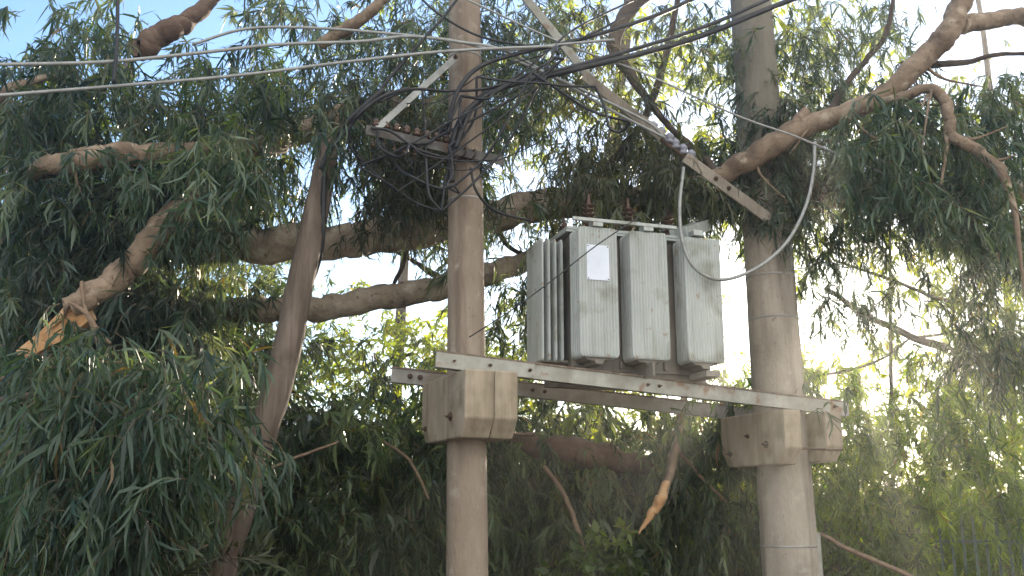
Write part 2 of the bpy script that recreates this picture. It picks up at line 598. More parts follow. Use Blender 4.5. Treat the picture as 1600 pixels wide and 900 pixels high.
# ------------------------------------------------------------------ ground
def ground():
    m = MB()
    n = 60
    xs = np.concatenate([np.linspace(-900, -30, 8), np.linspace(-26, 26, 44), np.linspace(30, 900, 8)])
    ys = np.concatenate([np.linspace(-60, 4, 6), np.linspace(5, 34, 44), np.linspace(40, 1500, 10)])
    vs = []
    for y in ys:
        for x in xs:
            z = 0.0
            t = min(max((y - 11.5) / 4.0, 0), 1)
            t = t * t * (3 - 2 * t)
            s = min(max((5.2 - x) / 4.5, 0), 1)
            s = s * s * (3 - 2 * s)
            z = 3.5 * t * (0.75 + .25 * s) * (1 if y < 40 else max(0, 1 - (y - 40) / 200))  # dark rise added behind the hedge to block low sun and sky gaps
            if abs(x) < 26 and 5 < y < 34:
                z += rng.normal() * .06
            vs.append((x, y, z))
    nx = len(xs)
    fs = [(j * nx + i, j * nx + i + 1, (j + 1) * nx + i + 1, (j + 1) * nx + i) for j in range(len(ys) - 1) for i in range(nx - 1)]
    m.add(vs, fs, True)
    return tag(m.build('ground', M['soil']), kind='structure')


ground()
m = MB()  # unseen pale sheet added around the camera to bounce light onto the fronts
xs, ys = np.linspace(-60, 60, 61), np.linspace(-30, 4.2, 18)
m.add([(x, y, .1) for y in ys for x in xs],
      [(j * 61 + i, j * 61 + i + 1, (j + 1) * 61 + i + 1, (j + 1) * 61 + i) for j in range(17) for i in range(60)])
tag(m.build('bounce_sheet', M['bounce_gravel']), kind='structure')

# ------------------------------------------------------------------ air volume added to imitate veiling sun glare
GLARE = 0.004
if GLARE:
    hm, hn, hl = mat_new('glare_air')
    ho = hn.new('ShaderNodeOutputMaterial')
    hv = hn.new('ShaderNodeVolumePrincipled')
    hv.inputs['Color'].default_value = (.95, .95, .95, 1)
    hv.inputs['Density'].default_value = GLARE
    hv.inputs['Anisotropy'].default_value = 0.75
    hl.new(hv.outputs[0], ho.inputs['Volume'])
    m = MB()
    m.box((0, 735, 5), (1, 0, 0), (0, 1, 0), (0, 0, 1), 1810, 1610, 12.4)
    tag(m.build('glare_volume', hm), kind='stuff')

# ------------------------------------------------------------------ the two concrete poles
def pole(name, rows, mat, label, top_z, group):
    p = [np.array(at(*r[:3])) for r in rows]
    base = p[0] + (p[0] - p[-1]) * ((p[0][2] + .3) / (p[-1][2] - p[0][2]))
    top = p[-1] + (p[-1] - p[0]) * ((top_z - p[-1][2]) / (p[-1][2] - p[0][2]))
    r0, r1 = px2m(rows[0][3], p[0]), px2m(rows[-1][3], p[-1])
    root = empty(name, (base[0], base[1], 0), label, 'utility pole', group)
    zs = np.linspace(0, 1, 40)
    f = lambda z: base + (top - base) * z
    k0 = (p[0][2] - base[2]) / (top[2] - base[2]); k1 = (p[-1][2] - base[2]) / (top[2] - base[2])
    rad = lambda z: r0 + (r1 - r0) * (z - k0) / (k1 - k0)
    m = MB()
    m.tube([f(z) for z in zs], [rad(z) for z in zs], 36, True, .006)
    m.build('shaft', mat, root)
    return root, base, top, rad


def pole_at(base, top, rad, py):
    """the axis point of a pole that shows at photograph height py, with its radius"""
    lo, hi = 0.0, 1.0
    for _ in range(40):
        mid = (lo + hi) / 2
        q = base + (top - base) * mid
        y = 450 - F * np.dot(q - CAM, UP) / axial(q)
        if y > py: lo = mid
        else: hi = mid
    return base + (top - base) * lo, rad(lo)


YL, YR = 7.6, 8.95
left_pole, lb, lt, lr = pole('utility_pole', [(730, 900, YL, 33), (726, 0, YL, 24.5)], M['concrete_brown'],
                             'slim brown concrete pole standing left of the transformer', 8.6, 'concrete poles')
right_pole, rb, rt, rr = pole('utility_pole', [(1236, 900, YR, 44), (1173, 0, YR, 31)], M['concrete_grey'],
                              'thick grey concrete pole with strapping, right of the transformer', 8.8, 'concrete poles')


def band(parent, geo, py, mat, h=.02, out=.004, name='band'):
    q, r = pole_at(*geo, py)
    ax = norm(geo[1] - geo[0])
    m = MB()
    m.lathe(q - ax * h / 2, ax, [(0, r + out * .2), (0.001, r + out), (h - .001, r + out), (h, r + out * .2)], 36)
    return m.build(name, mat, parent)


for py in (315, 92):
    band(left_pole, (lb, lt, lr), py, M['steel_rear'], .018)
for py in (853, 500, 435):
    band(right_pole, (rb, rt, rr), py, M['steel_rear'], .02)
# a flat earth strip clipped up the side of the thick pole
q0, ra = pole_at(rb, rt, rr, 832); q1, rb2 = pole_at(rb, rt, rr, 1050)
dx = norm(np.array([.93, -.36, 0]))
m = MB()
m.box((q0 + q1) / 2 + dx * (ra + .012), dx, np.cross([0, 0, 1], dx), norm(q0 - q1), .03, .07, np.linalg.norm(q0 - q1))
m.build('earth_strip', M['steel'], right_pole)
q0, ra = pole_at(rb, rt, rr, 372); q1, _ = pole_at(rb, rt, rr, 430)
d2 = norm(np.array([.66, -.75, 0]))
m = MB()
m.box((q0 + q1) / 2 + d2 * (ra + .012), d2, np.cross([0, 0, 1], d2), norm(q0 - q1), .02, .045, np.linalg.norm(q0 - q1))
m.build('clip_plate', M['steel'], right_pole)

# ------------------------------------------------------------------ the platform: brackets and beams
FL, FR = at(681, 561, 7.17), at(1326, 639, 8.80)
bx = norm(FR - FL)
bxh = norm([bx[0], bx[1], 0])
by = np.array([-bxh[1], bxh[0], 0])
UPZ = np.array([0, 0, 1.0])
bz = norm(np.cross(bx, by))
BL = float(np.linalg.norm(FR - FL))
BH = .125
OFF = .86
RL = at(612, 585, 7.97)


def bolt(parent, p, n, r=.017, name='bolt', mat=None):
    n = norm(n)
    m = MB()
    m.lathe(p, n, [(0, r * 1.7), (.006, r * 1.7), (.0065, r * 1.7)], 14)
    m.lathe(np.asarray(p) + n * .006, n, [(0, r), (.016, r), (.017, r * .9)], 6)
    m.cyl(np.asarray(p) + n * .02, np.asarray(p) + n * .045, r * .5, 8)
    return m.build(name, mat or M['rust'], parent)


def channel(name, o, length, mat, label, open_back=True, group=None, splice=None):
    """rolled channel: web to the front, flanges to the back"""
    root = empty(name, o, label, 'steel beam', group)
    t, w = .009, .065
    poly = [(0, -BH / 2), (w, -BH / 2), (w, -BH / 2 + t), (t, -BH / 2 + t), (t, BH / 2 - t), (w, BH / 2 - t), (w, BH / 2), (0, BH / 2)]
    m = MB()
    m.prism(poly[::-1], o, bx, by, bz, length)
    m.build('channel', mat, root, .002)
    m = MB()
    m.box(o + bx * length / 2 - by * .004 + bz * (BH / 2 - .001), bx, by, bz, length, .012, .014)
    m.build('flange_edge', M['rust_edge'], root)
    return root


front_beam = channel('steel_beam', FL, BL, M['steel'],
                     'pale galvanised front beam with bolt heads, carrying the transformer', group='platform beams')
for px, py in ((709, 562), (765, 570), (827, 580), (1012, 603), (1030, 606), (1304, 638)):
    # the bolt heads lie on the web, found by their place along the beam
    lo, hi = 0.0, BL
    for _ in range(40):
        mid = (lo + hi) / 2
        q = FL + bx * mid
        x = 800 + F * (q - CAM)[0] / axial(q)
        if x < px: lo = mid
        else: hi = mid
    bolt(front_beam, FL + bx * lo - by * .0005, -by, .014 if px in (827, 709 + 56, 1304) else .009)
m = MB()
m.box(FL + bx * .41 - by * .004, bx, by, bz, .82, .008, BH * .96)
m.build('splice_plate', M['steel'], front_beam, .0015)
rear_beam = channel('steel_beam', RL, BL + .05, M['steel_rear'],
                    'dull weathered rear beam seen below the pale front beam', group='platform beams')
for s in (.16, .25):
    bolt(rear_beam, RL + bx * s - by * .0005, -by, .014)
for s in (1.3, 1.42):
    bolt(rear_beam, RL + bx * s - by * .0005, -by, .011)


def bracket(pole_geo, py_mid, width, shift, label, group, height=.5, length=.98, yaw=0.0, fwd=0.0, drop=0.0, z_top=None):
    """half of a pre-cast collar: a long block with chamfered lower ends, running front to back beside the pole"""
    q, _ = pole_at(*pole_geo, py_mid)
    c = q + bxh * shift - by * fwd
    zt = z_top
    ch, cd = .14, .1
    poly = [(-length / 2, -height + ch), (-length / 2 + cd, -height), (length / 2 - cd, -height), (length / 2, -height + ch),
            (length / 2, 0), (-length / 2, 0)]
    root = empty('concrete_bracket', (c[0], c[1], zt - height), label, 'bracket block', group)
    m = MB()
    m.prism(poly, np.array([c[0], c[1], zt]) - bxh * width / 2, bxh, by, UPZ, width)
    m.build('block', M['block'], root, .012)
    return root, np.array([c[0], c[1], zt])


def beam_bottom(o, c):
    s = float(np.dot(c - o, bx))
    return (o + bx * s - bz * BH / 2)[2]


ql, _ = pole_at(lb, lt, lr, 620)
qr, _ = pole_at(rb, rt, rr, 680)
zl = beam_bottom(FL, ql) - .004
zr = beam_bottom(FL, qr) - .004
GB = 'precast bracket blocks'
bA, cA = bracket((lb, lt, lr), 620, .235, -.085, 'mossy bracket block on the slim pole, its broad side and bolt showing', GB, .5, .98, z_top=zl)
bB, cB = bracket((lb, lt, lr), 620, .19, .132, 'narrow bracket block right of the groove on the slim pole', GB, .5, .98, z_top=zl)
bC, cC = bracket((rb, rt, rr), 680, .19, -.245, 'bracket block left of the thick pole, a rusty bolt in its broad side', GB, .47, .92, z_top=zr)
bD, cD = bracket((rb, rt, rr), 680, .19, .215, 'small looking bracket block right of the thick pole under the beam end', GB, .44, .92, z_top=zr)
for root, c, w, pos in ((bA, cA, .235, ((-.2, -.33), (.38, -.38))), (bC, cC, .19, ((-.2, -.29), (.32, -.35), (.05, -.2)))):
    for a, b in pos:
        bolt(root, c - bxh * (w / 2 + .0005) + by * a + UPZ * b, -bxh, .02 if a < 0 else .014)
# tie rods that pull the two halves together
for root, c, dy, dz, ln in ((bC, cC, -.43, -.335, .56), (bA, cA, -.40, -.46, .5)):
    m = MB()
    m.cyl(c + by * dy + UPZ * dz, c + by * dy + UPZ * dz + bxh * ln, .011, 8)
    m.build('tie_rod', M['rust'], root)

# ------------------------------------------------------------------ transformer
TY = math.radians(17.5)
tx = np.array([math.cos(TY), math.sin(TY), 0])
ty = np.array([-math.sin(TY), math.cos(TY), 0])
TO = at(907, 556, 7.62)                       # lower left corner of the front radiator face
trafo = empty('transformer', TO - UPZ * .12, 'grey oil filled transformer with ribbed radiators on the steel beams', 'transformer')


def T(a, b, c):
    return TO + tx * a + ty * b + UPZ * c


RW, RH, RD, PITCHP = .345, 1.09, .05, .048


def radiator(o, ax, ay, width, height, plates, ribs=13, pitch=PITCHP):
    """stack of pressed plates: ax across the plate, ay inwards; o = lower left of the outer plate"""
    ms = MB()
    for k in range(plates):
        b = o + ay * (k * pitch)
        nseg = ribs * 4
        prof = []
        for i in range(nseg + 1):
            u = i / nseg
            d = -.009 * (0.5 - 0.5 * math.cos(2 * math.pi * u * ribs)) ** .6
            prof.append((u * width, d))
        top_round = .02
        vs, fs = [], []
        zs = [(0.0, .02), (.012, .006), (.03, 0), (height - .03, 0), (height - .012, .008), (height, .024)]
        for z, inset in zs:
            for x, d in prof:
                xx = inset + (x / width) * (width - 2 * inset)
                dd = d if 0 < z < height else 0
                vs.append(b + ax * xx + ay * (dd + .006) + UPZ * z)
        npf = len(prof)
        for j in range(len(zs) - 1):
            for i in range(npf - 1):
                fs.append((j * npf + i, j * npf + i + 1, (j + 1) * npf + i + 1, (j + 1) * npf + i))
        nb = len(vs)
        for z, inset in zs:
            for x in (inset, width - inset):
                vs.append(b + ax * x + ay * .018 + UPZ * z)
        for j in range(len(zs) - 1):
            fs.append((nb + j * 2 + 1, nb + j * 2, nb + j * 2 + 2, nb + j * 2 + 3))
            fs.append((j * npf, (j + 1) * npf, nb + (j + 1) * 2, nb + j * 2))
            fs.append((j * npf + npf - 1, nb + j * 2 + 1, nb + (j + 1) * 2 + 1, (j + 1) * npf + npf - 1))
        ms.add(vs, fs, False)
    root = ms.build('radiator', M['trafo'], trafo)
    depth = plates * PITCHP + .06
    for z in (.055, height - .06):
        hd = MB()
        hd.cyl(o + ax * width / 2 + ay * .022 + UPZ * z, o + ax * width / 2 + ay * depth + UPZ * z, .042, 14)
        hd.build('header_pipe', M['trafo_shaded'], root)
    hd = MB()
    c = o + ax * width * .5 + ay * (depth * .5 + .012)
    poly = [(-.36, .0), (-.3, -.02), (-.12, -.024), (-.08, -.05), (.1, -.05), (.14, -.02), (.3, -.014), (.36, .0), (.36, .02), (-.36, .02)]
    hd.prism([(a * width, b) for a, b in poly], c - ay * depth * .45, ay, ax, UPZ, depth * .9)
    hd.build('drain_box', M['trafo_shaded'], root)
    return root


TW, TD = 1.36, .60
for a in (0.0, .46, .965):
    radiator(T(a, 0, .0), tx, ty, RW, RH if a < .9 else RH - .01, 5)
# tank behind the radiators
m = MB()
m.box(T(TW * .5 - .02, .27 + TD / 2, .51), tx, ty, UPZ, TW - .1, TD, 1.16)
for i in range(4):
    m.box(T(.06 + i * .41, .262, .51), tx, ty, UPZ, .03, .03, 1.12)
m.build('tank', M['trafo_shaded'], trafo, .006)
m = MB()
m.box(T(TW * .5 - .02, .27 + TD / 2 - .02, 1.105), tx, ty, UPZ, TW + .02, TD + .1, .022)
m.box(T(TW * .5 - .02, .27 + TD / 2 - .02, 1.135), tx, ty, UPZ, TW - .0, TD + .08, .026)
m.build('lid', M['trafo'], trafo, .003)
m = MB()
m.box(T(.42, -.01, 1.145), tx, ty, UPZ, .95, .03, .028)
m.build('lifting_bar', M['trafo'], trafo, .003)
for a in (.17, .63, 1.1):
    m = MB()
    m.box(T(a, .03, 1.12), tx, ty, UPZ, .09, .1, .05)
    m.build('lifting_lug', M['trafo'], trafo, .003)
# left end pack: plates parallel to the end wall
radiator(T(-.235, .66, -.01), -ty, tx, .40, 1.05, 4, 10, .058)
# name plate
m = MB()
m.box(T(.168, -.004, .785), tx, ty, UPZ, .2, .006, .3)
np_ = m.build('nameplate', M['plate'], trafo, .004)
for sx_ in (-1, 1):
    for sz_ in (-1, 1):
        m = MB()
        m.lathe(T(.168 + sx_ * .088, -.007, .785 + sz_ * .138), -ty, [(0, .006), (.002, .005)], 8)
        m.build('rivet', M['rust'], np_)
# base skids down to the beams
m = MB()
for b in (.06 + .27, .27 + TD - .08):
    m.box(T(TW * .5 - .05, b, -.115), tx, ty, UPZ, TW - .06, .08, .09)
m.box(T(TW * .5 - .02, .27 + TD / 2, -.065), tx, ty, UPZ, TW - .06, TD + .02, .02)
m.box(T(1.16, .1, -.1), tx, ty, UPZ, .13, .3, .05)
m.box(T(.62, .1, -.085), tx, ty, UPZ, .02, .3, .12)
m.build('base_frame', M['trafo_shaded'], trafo, .003)


def bushing(a, b, h=.34, r=.05):
    prof = [(0, r * 1.2), (.03, r * 1.2), (.031, r * .6)]
    n = 6
    for i in range(n):
        z = .05 + i * (h - .09) / n
        prof += [(z, r * .55), (z + .012, r * 1.25), (z + .02, r * 1.25), (z + .03, r * .55)]
    prof += [(h - .03, r * .5), (h, r * .35), (h + .05, r * .2)]
    mm = MB()
    mm.lathe(T(a, b, 1.148), UPZ, prof, 18)
    return mm.build('bushing', M['porcelain'], trafo)


for a in (.28, .66, 1.05):
    bushing(a, .45)
for a in (.16, .42, .68, .94):
    bushing(a, .76, .2, .035)
# cable box that slopes up off the right end of the lid
m = MB()
p0, p1 = T(1.02, .2, 1.16), T(1.5, .62, 1.40)
dd = norm(p1 - p0)
sd = norm(np.cross(dd, UPZ))
m.box((p0 + p1) / 2, dd, sd, np.cross(sd, dd), np.linalg.norm(p1 - p0), .16, .1)
m.build('cable_duct', M['trafo'], trafo, .006)

# ------------------------------------------------------------------ steelwork and cables at the top of the slim pole
CA0, CA1 = at(572, 202, 7.05), at(788, 252, 7.5)
cx = norm(CA1 - CA0)
cy = norm(np.cross(UPZ, cx)); cz = np.cross(cx, cy)
CLn = float(np.linalg.norm(CA1 - CA0))
arm = empty('crossarm', (CA0 + CA1) / 2, 'dark steel crossarm with a row of insulators, bolted across the slim pole', 'crossarm', 'crossarms')
m = MB()
poly = [(0, -.04), (.006, -.04), (.006, .034), (.08, .034), (.08, .04), (0, .04)]
m.prism(poly[::-1], CA0, cx, cy, cz, CLn)
m.build('angle_bar', M['steel_dark'], arm, .0015)
for i in range(9):
    s = .08 + i * .085
    mm = MB()
    mm.lathe(CA0 + cx * s + cy * .04 + cz * .041, cz, [(0, .012), (.02, .012), (.021, .03), (.035, .034), (.045, .022), (.055, .034), (.07, .03), (.085, .015)], 12)
    mm.build('insulator', M['porcelain'], arm)
    mm = MB()
    mm.lathe(CA0 + cx * s + cy * .04 - cz * .042, -cz, [(0, .009), (.05, .009), (.051, .014), (.07, .014)], 8)
    mm.build('pin', M['rust'], arm)
for s in (.82, .9):
    mm = MB()
    mm.tube(spline([CA0 + cx * s + cy * .3 + cz * .02, CA0 + cx * s - cy * .02 + cz * .03, CA0 + cx * s - cy * .02 - cz * .03, CA0 + cx * s + cy * .3 - cz * .02], 6), .008, 8)
    mm.build('u_bolt', M['rust'], arm)

b0, b1 = at(712, 90, 7.4), at(590, 200, 7.1)
br = empty('brace_strut', b0, 'pale flat steel strut slanting from the slim pole to the crossarm', 'strut')
m = MB()
d = norm(b1 - b0); s_ = norm(np.cross(d, [0.1, 1, .2]))
m.box((b0 + b1) / 2, d, s_, np.cross(d, s_), np.linalg.norm(b1 - b0), .055, .008)
m.build('flat_bar', M['wire_pale'], br, .001)
bolt(br, b0 - np.array([0, .006, 0]), (0, -1, 0), .012)

# the bent diagonal arm between the poles
dia = empty('crossarm', at(930, 130, 8.0), 'broken pale crossarm hanging in a diagonal between the poles', 'crossarm', 'crossarms')
for nm, a, b, ya, yb, w in (('arm_section', (806, -22), (934, 138), 7.9, 8.1, .075), ('arm_section', (912, 118), (1034, 214), 8.06, 8.25, .09),
                            ('arm_section', (1070, 246), (1204, 344), 8.3, 8.62, .10)):
    p0, p1 = at(*a, ya), at(*b, yb)
    d = norm(p1 - p0); s_ = norm(np.cross(d, [0.15, 1, .1])); t_ = np.cross(d, s_)
    m = MB()
    hw = w / 2
    poly = [(-hw, -.025), (hw, -.025), (hw, .025), (-hw, .025)]
    m.prism(poly, p0, d, s_, t_, np.linalg.norm(p1 - p0))
    m.build(nm, M['concrete_grey'] if w > .08 else M['steel'], dia, .006)
p0, p1 = at(1015, 203, 8.24), at(1090, 262, 8.36)
d = norm(p1 - p0)
m = MB(); m.cyl(p0, p1, .02, 10); m.build('coupling_rod', M['rust'], dia)
for i in range(6):
    c = p0 + (p1 - p0) * (.1 + i * .15)
    m = MB()
    m.lathe(c - np.array([0, 0, .01]), norm([.1 * (i % 3 - 1), -.1, 1]), [(0, .012), (.03, .012), (.031, .04), (.05, .045), (.065, .028), (.08, .045), (.1, .04), (.125, .018)], 14)
    m.build('insulator', M['glaze'], dia)
for f in (.35, .5):
    p0, p1 = at(1070, 246, 8.3), at(1204, 344, 8.62)
    bolt(dia, p0 + (p1 - p0) * f - np.array([0, .027, 0]), (0.1, -1, 0), .013)

GW, GK = 'pale overhead wires', 'black overhead cables'


def wire(rows, label, group, mat='wire_pale', r=1.6, name='overhead_wire'):
    p, _ = path([(a, b, c) for a, b, c in rows], 10)
    rad = px2m(r, p[len(p) // 2])
    m = MB()
    m.tube(p, rad, 7)
    o = m.build(name, M[mat])
    # the thing's origin sits at its middle
    return tag(o, label, 'cable' if mat == 'wire_black' else 'wire', group)


wire([(-60, 104, 6.3), (0, 101, 6.35), (160, 97, 6.5), (300, 84, 6.7), (430, 70, 6.9), (560, 65, 7.05), (640, 57, 7.15), (720, 66, 7.25), (790, 80, 7.4), (880, 130, 7.7), (960, 175, 7.95), (1040, 216, 8.2)],
     'pale wire arching over the slim pole and dropping to the blue grey insulators', GW, r=2.7)
wire([(-60, 155, 6.3), (0, 149, 6.35), (200, 133, 6.6), (380, 117, 6.8), (540, 97, 7.0), (700, 80, 7.2), (870, 72, 7.5)],
     'pale wire lowest on the left, running straight up to the black cable bundle', GW, r=2.7)
wire([(300, 70, 6.9), (380, 46, 6.95), (470, 43, 7.0), (580, 50, 7.1), (700, 62, 7.25), (780, 78, 7.35), (870, 70, 7.5), (960, 62, 7.6)],
     'pale wire topmost on the left, flattening out behind the leaves', GW, r=2.3)
wire([(690, -18, 7.3), (735, 2, 7.4), (880, 68, 7.6), (1000, 112, 7.8), (1150, 180, 8.0), (1250, 216, 8.1), (1390, 275, 8.3), (1480, 310, 8.5)],
     'thin pale wire falling from the top of the slim pole to the right limb', GW, r=1.6)
wire([(800, 92, 7.45), (860, 118, 7.6), (930, 150, 7.8), (1010, 190, 8.1), (1036, 212, 8.2)],
     'short pale wire from the cable bundle down to the broken crossarm', GW, r=2.4)
wire([(1273, 222, 8.25), (1271, 270, 8.2), (1258, 325, 8.15), (1228, 380, 8.05), (1180, 420, 7.95), (1125, 437, 7.9), (1085, 418, 7.85), (1066, 375, 7.85), (1062, 320, 7.9), (1068, 262, 8.1)],
     'thick pale cable hanging in a deep loop before the thick pole', 'loose hanging cables', r=3.0, name='cable_loop')
wire([(733, 527, 7.3), (800, 484, 7.3), (860, 440, 7.35), (930, 385, 7.5), (1000, 338, 7.7)],
     'thin dark stay wire slanting across the transformer radiators', 'loose hanging cables', 'wire_black', 1.0, 'stay_wire')
black = [
    ([(1260, -10, 8.3), (1180, 22, 8.2), (1090, 58, 8.0), (1000, 84, 7.8), (900, 108, 7.55), (800, 132, 7.4), (748, 158, 7.3), (716, 196, 7.28), (704, 250, 7.32), (706, 285, 7.35)],
     'heavy black cable from the upper right bending down the slim pole', 5.0),
    ([(1225, -12, 8.3), (1100, 42, 8.0), (980, 80, 7.75), (880, 108, 7.5), (800, 128, 7.42), (752, 150, 7.35), (728, 190, 7.26), (712, 232, 7.26)],
     'black cable strapped along the heavy one at the slim pole', 3.4),
    ([(1110, -16, 8.0), (1040, 18, 7.9), (960, 46, 7.75), (880, 68, 7.55), (800, 86, 7.4), (744, 108, 7.27), (712, 150, 7.22), (700, 210, 7.28)],
     'black cable crossing above the broken crossarm to the slim pole', 3.6),
    ([(1020, -14, 7.9), (960, 14, 7.8), (900, 44, 7.6), (860, 76, 7.5), (820, 110, 7.45), (760, 150, 7.4)],
     'thin black cable curling down beside the leaves at the top middle', 1.8),
    ([(722, -12, 7.25), (690, 30, 7.2), (640, 85, 7.15), (590, 145, 7.1), (545, 200, 7.1), (505, 250, 7.2)],
     'black cable running from the pole top down to the leaning timber pole', 2.4),
    ([(600, 140, 7.05), (570, 165, 7.05), (540, 195, 7.1), (512, 240, 7.3), (506, 300, 7.36), (504, 370, 7.42), (494, 420, 7.55), (470, 480, 7.62), (452, 560, 7.62)],
     'black cable dropping along the upper end of the leaning timber pole', 4.5),
    ([(640, 138, 7.1), (600, 150, 7.05), (565, 175, 7.05), (530, 215, 7.15), (500, 265, 7.2)],
     'black cable sagging onto the left end of the dark crossarm', 3.4),
    ([(870, 90, 7.5), (820, 118, 7.45), (760, 138, 7.3), (700, 142, 7.2), (640, 140, 7.1), (590, 160, 7.05)],
     'black cable looping from the bundle to the pale strut', 2.4),
    ([(706, 250, 7.3), (690, 245, 7.2), (650, 232, 7.1), (610, 205, 7.05), (580, 200, 7.05)],
     'black cable lying along the row of insulators', 2.4),
    ([(735, 262, 7.28), (745, 300, 7.3), (775, 330, 7.5), (830, 345, 7.8)],
     'black cable leaving the slim pole under the dark crossarm', 2.2),
    ([(184, -10, 6.5), (183, 60, 6.5), (178, 130, 6.5)],
     'short dark cable hanging straight down at the upper left', 3.0),
    ([(650, -10, 7.3), (690, 25, 7.3), (760, 60, 7.4), (860, 72, 7.5), (930, 50, 7.6), (1000, 10, 7.8), (1030, -12, 7.9)],
     'black cable swinging in a shallow curve above the pole bands', 1.8),
]
for rows, lab, r in black:
    wire(rows, lab, GK, 'wire_black', r, 'black_cable')

GT = 'thin black cables tangled round the dark crossarm'
r2 = random.Random(21)
anch = [(705, 240), (720, 150), (640, 225), (590, 205), (540, 200), (745, 120), (830, 112), (690, 330), (620, 300), (560, 260), (660, 140), (780, 250), (880, 92), (600, 150), (710, 290), (930, 135), (985, 190), (870, 70)]
for i in range(26):
    a, b = r2.sample(anch, 2)
    sag = r2.uniform(4, 38)
    Ya, Yb = r2.uniform(7.0, 7.35), r2.uniform(7.0, 7.4)
    rows = [(a[0], a[1], Ya)]
    for t in (.25, .5, .75):
        rows.append((a[0] + (b[0] - a[0]) * t + r2.uniform(-12, 12), a[1] + (b[1] - a[1]) * t + sag * 4 * t * (1 - t) * r2.uniform(.7, 1.2), Ya + (Yb - Ya) * t + r2.uniform(-.1, .1)))
    rows.append((b[0], b[1], Yb))
    wire(rows, 'thin black cable in the tangle around the dark crossarm', GT, 'wire_black', r2.uniform(.9, 2.3), 'tangled_cable')

# ------------------------------------------------------------------ leaning timber pole
tp = empty('timber_pole', (at(330, 980, 7.1)[0], at(330, 980, 7.1)[1], 0), 'weathered brown timber pole leaning right in front of the fallen log', 'timber pole')
pA, pB = at(342, 900, 7.25), at(440, 580, 7.35)
base = pA + (pA - pB) * ((pA[2] + .2) / (pB[2] - pA[2]))
rowsp = [base, pA, at(392, 730, 7.3), pB, at(472, 430, 7.4), at(494, 330, 7.45), at(506, 270, 7.5), at(516, 215, 7.52)]
sp = spline(rowsp, 8)
m = MB()
rr_ = np.interp(np.linspace(0, 1, len(sp)), [0, .3, .5, .75, 1], [.12, .115, .108, .098, .085])
m.tube(sp, rr_, 18, True, .035)
m.build('shaft', M['timber'], tp)
for py in (688, 697, 790):
    j = int(np.argmin([abs((450 - F * np.dot(q - CAM, UP) / axial(q)) - py) for q in sp]))
    ax = norm(sp[j + 1] - sp[j - 1]) if 0 < j < len(sp) - 1 else UPZ
    y0 = 450 - F * np.dot(sp[j] - CAM, UP) / axial(sp[j])
    cpt = sp[j] + ax * (y0 - py) * axial(sp[j]) / F
    m = MB()
    m.lathe(cpt, norm(ax + np.array([.06, 0, .04])), [(0, rr_[j] + .001), (.002, rr_[j] + .007), (.01, rr_[j] + .007), (.012, rr_[j] + .001)], 18)
    m.build('wire_binding', M['wire_black'], tp)

# ------------------------------------------------------------------ trees: limbs
fallen = empty('fallen_tree', at(600, 1040, 10.0) * np.array([1, 1, 0]), 'fallen grey barked eucalyptus lying across behind both poles', 'tree')
limb('trunk', [(-80, 360, 8.9, 26), (60, 372, 8.9, 27), (150, 370, 8.8, 27), (300, 384, 8.7, 29), (420, 384, 8.65, 29), (540, 376, 8.7, 27), (640, 366, 8.8, 26), (760, 338, 9.1, 25), (900, 318, 9.6, 24), (1080, 316, 10.1, 24), (1280, 300, 10.2, 22), (1450, 304, 10.2, 21), (1680, 296, 10.2, 19)],
     M['bark_grey'], fallen, 16, .05)
limb('branch', [(270, 468, 8.7, 13), (340, 480, 8.65, 18), (430, 484, 8.65, 19), (530, 477, 8.7, 20), (620, 463, 8.8, 19), (720, 440, 9.0, 19), (800, 415, 9.4, 16), (880, 385, 10.0, 12), (960, 340, 10.1, 9)],
     M['bark_grey'], fallen, 14, .06)
limb('branch', [(40, 275, 7.7, 13), (110, 252, 7.45, 19), (180, 244, 7.45, 20), (260, 238, 7.7, 18), (400, 232, 8.4, 17), (480, 205, 9.2, 18), (560, 168, 9.4, 18), (660, 170, 9.6, 16), (760, 140, 9.8, 14)],
     M['bark_tan'], fallen, 14, .06)
for rows in ([(560, 372, 9.6, 7), (590, 330, 9.7, 6), (640, 270, 9.8, 5), (680, 215, 9.9, 4)],
             [(900, 318, 9.9, 9), (960, 250, 9.7, 8), (1010, 180, 9.6, 6), (1040, 90, 9.5, 5), (1060, -10, 9.5, 4)],
             [(700, 445, 9.8, 7), (650, 410, 9.9, 4), (610, 390, 10, 3), (570, 400, 10.1, 2)],
             [(340, 480, 9.4, 7), (310, 420, 9.2, 6), (330, 330, 9.2, 5), (345, 280, 9.2, 4)],
             [(770, 338, 9.7, 6), (790, 380, 9.6, 4), (830, 420, 9.7, 3), (820, 520, 9.8, 2)],
             [(640, 366, 9.6, 6), (630, 410, 9.7, 4), (615, 445, 9.8, 3)],
             [(380, 300, 9.0, 11), (345, 340, 9.1, 10), (330, 400, 9.2, 8), (300, 440, 9.2, 5)]):
    limb('branch', rows, M['bark_dark'], fallen, 8, .06)

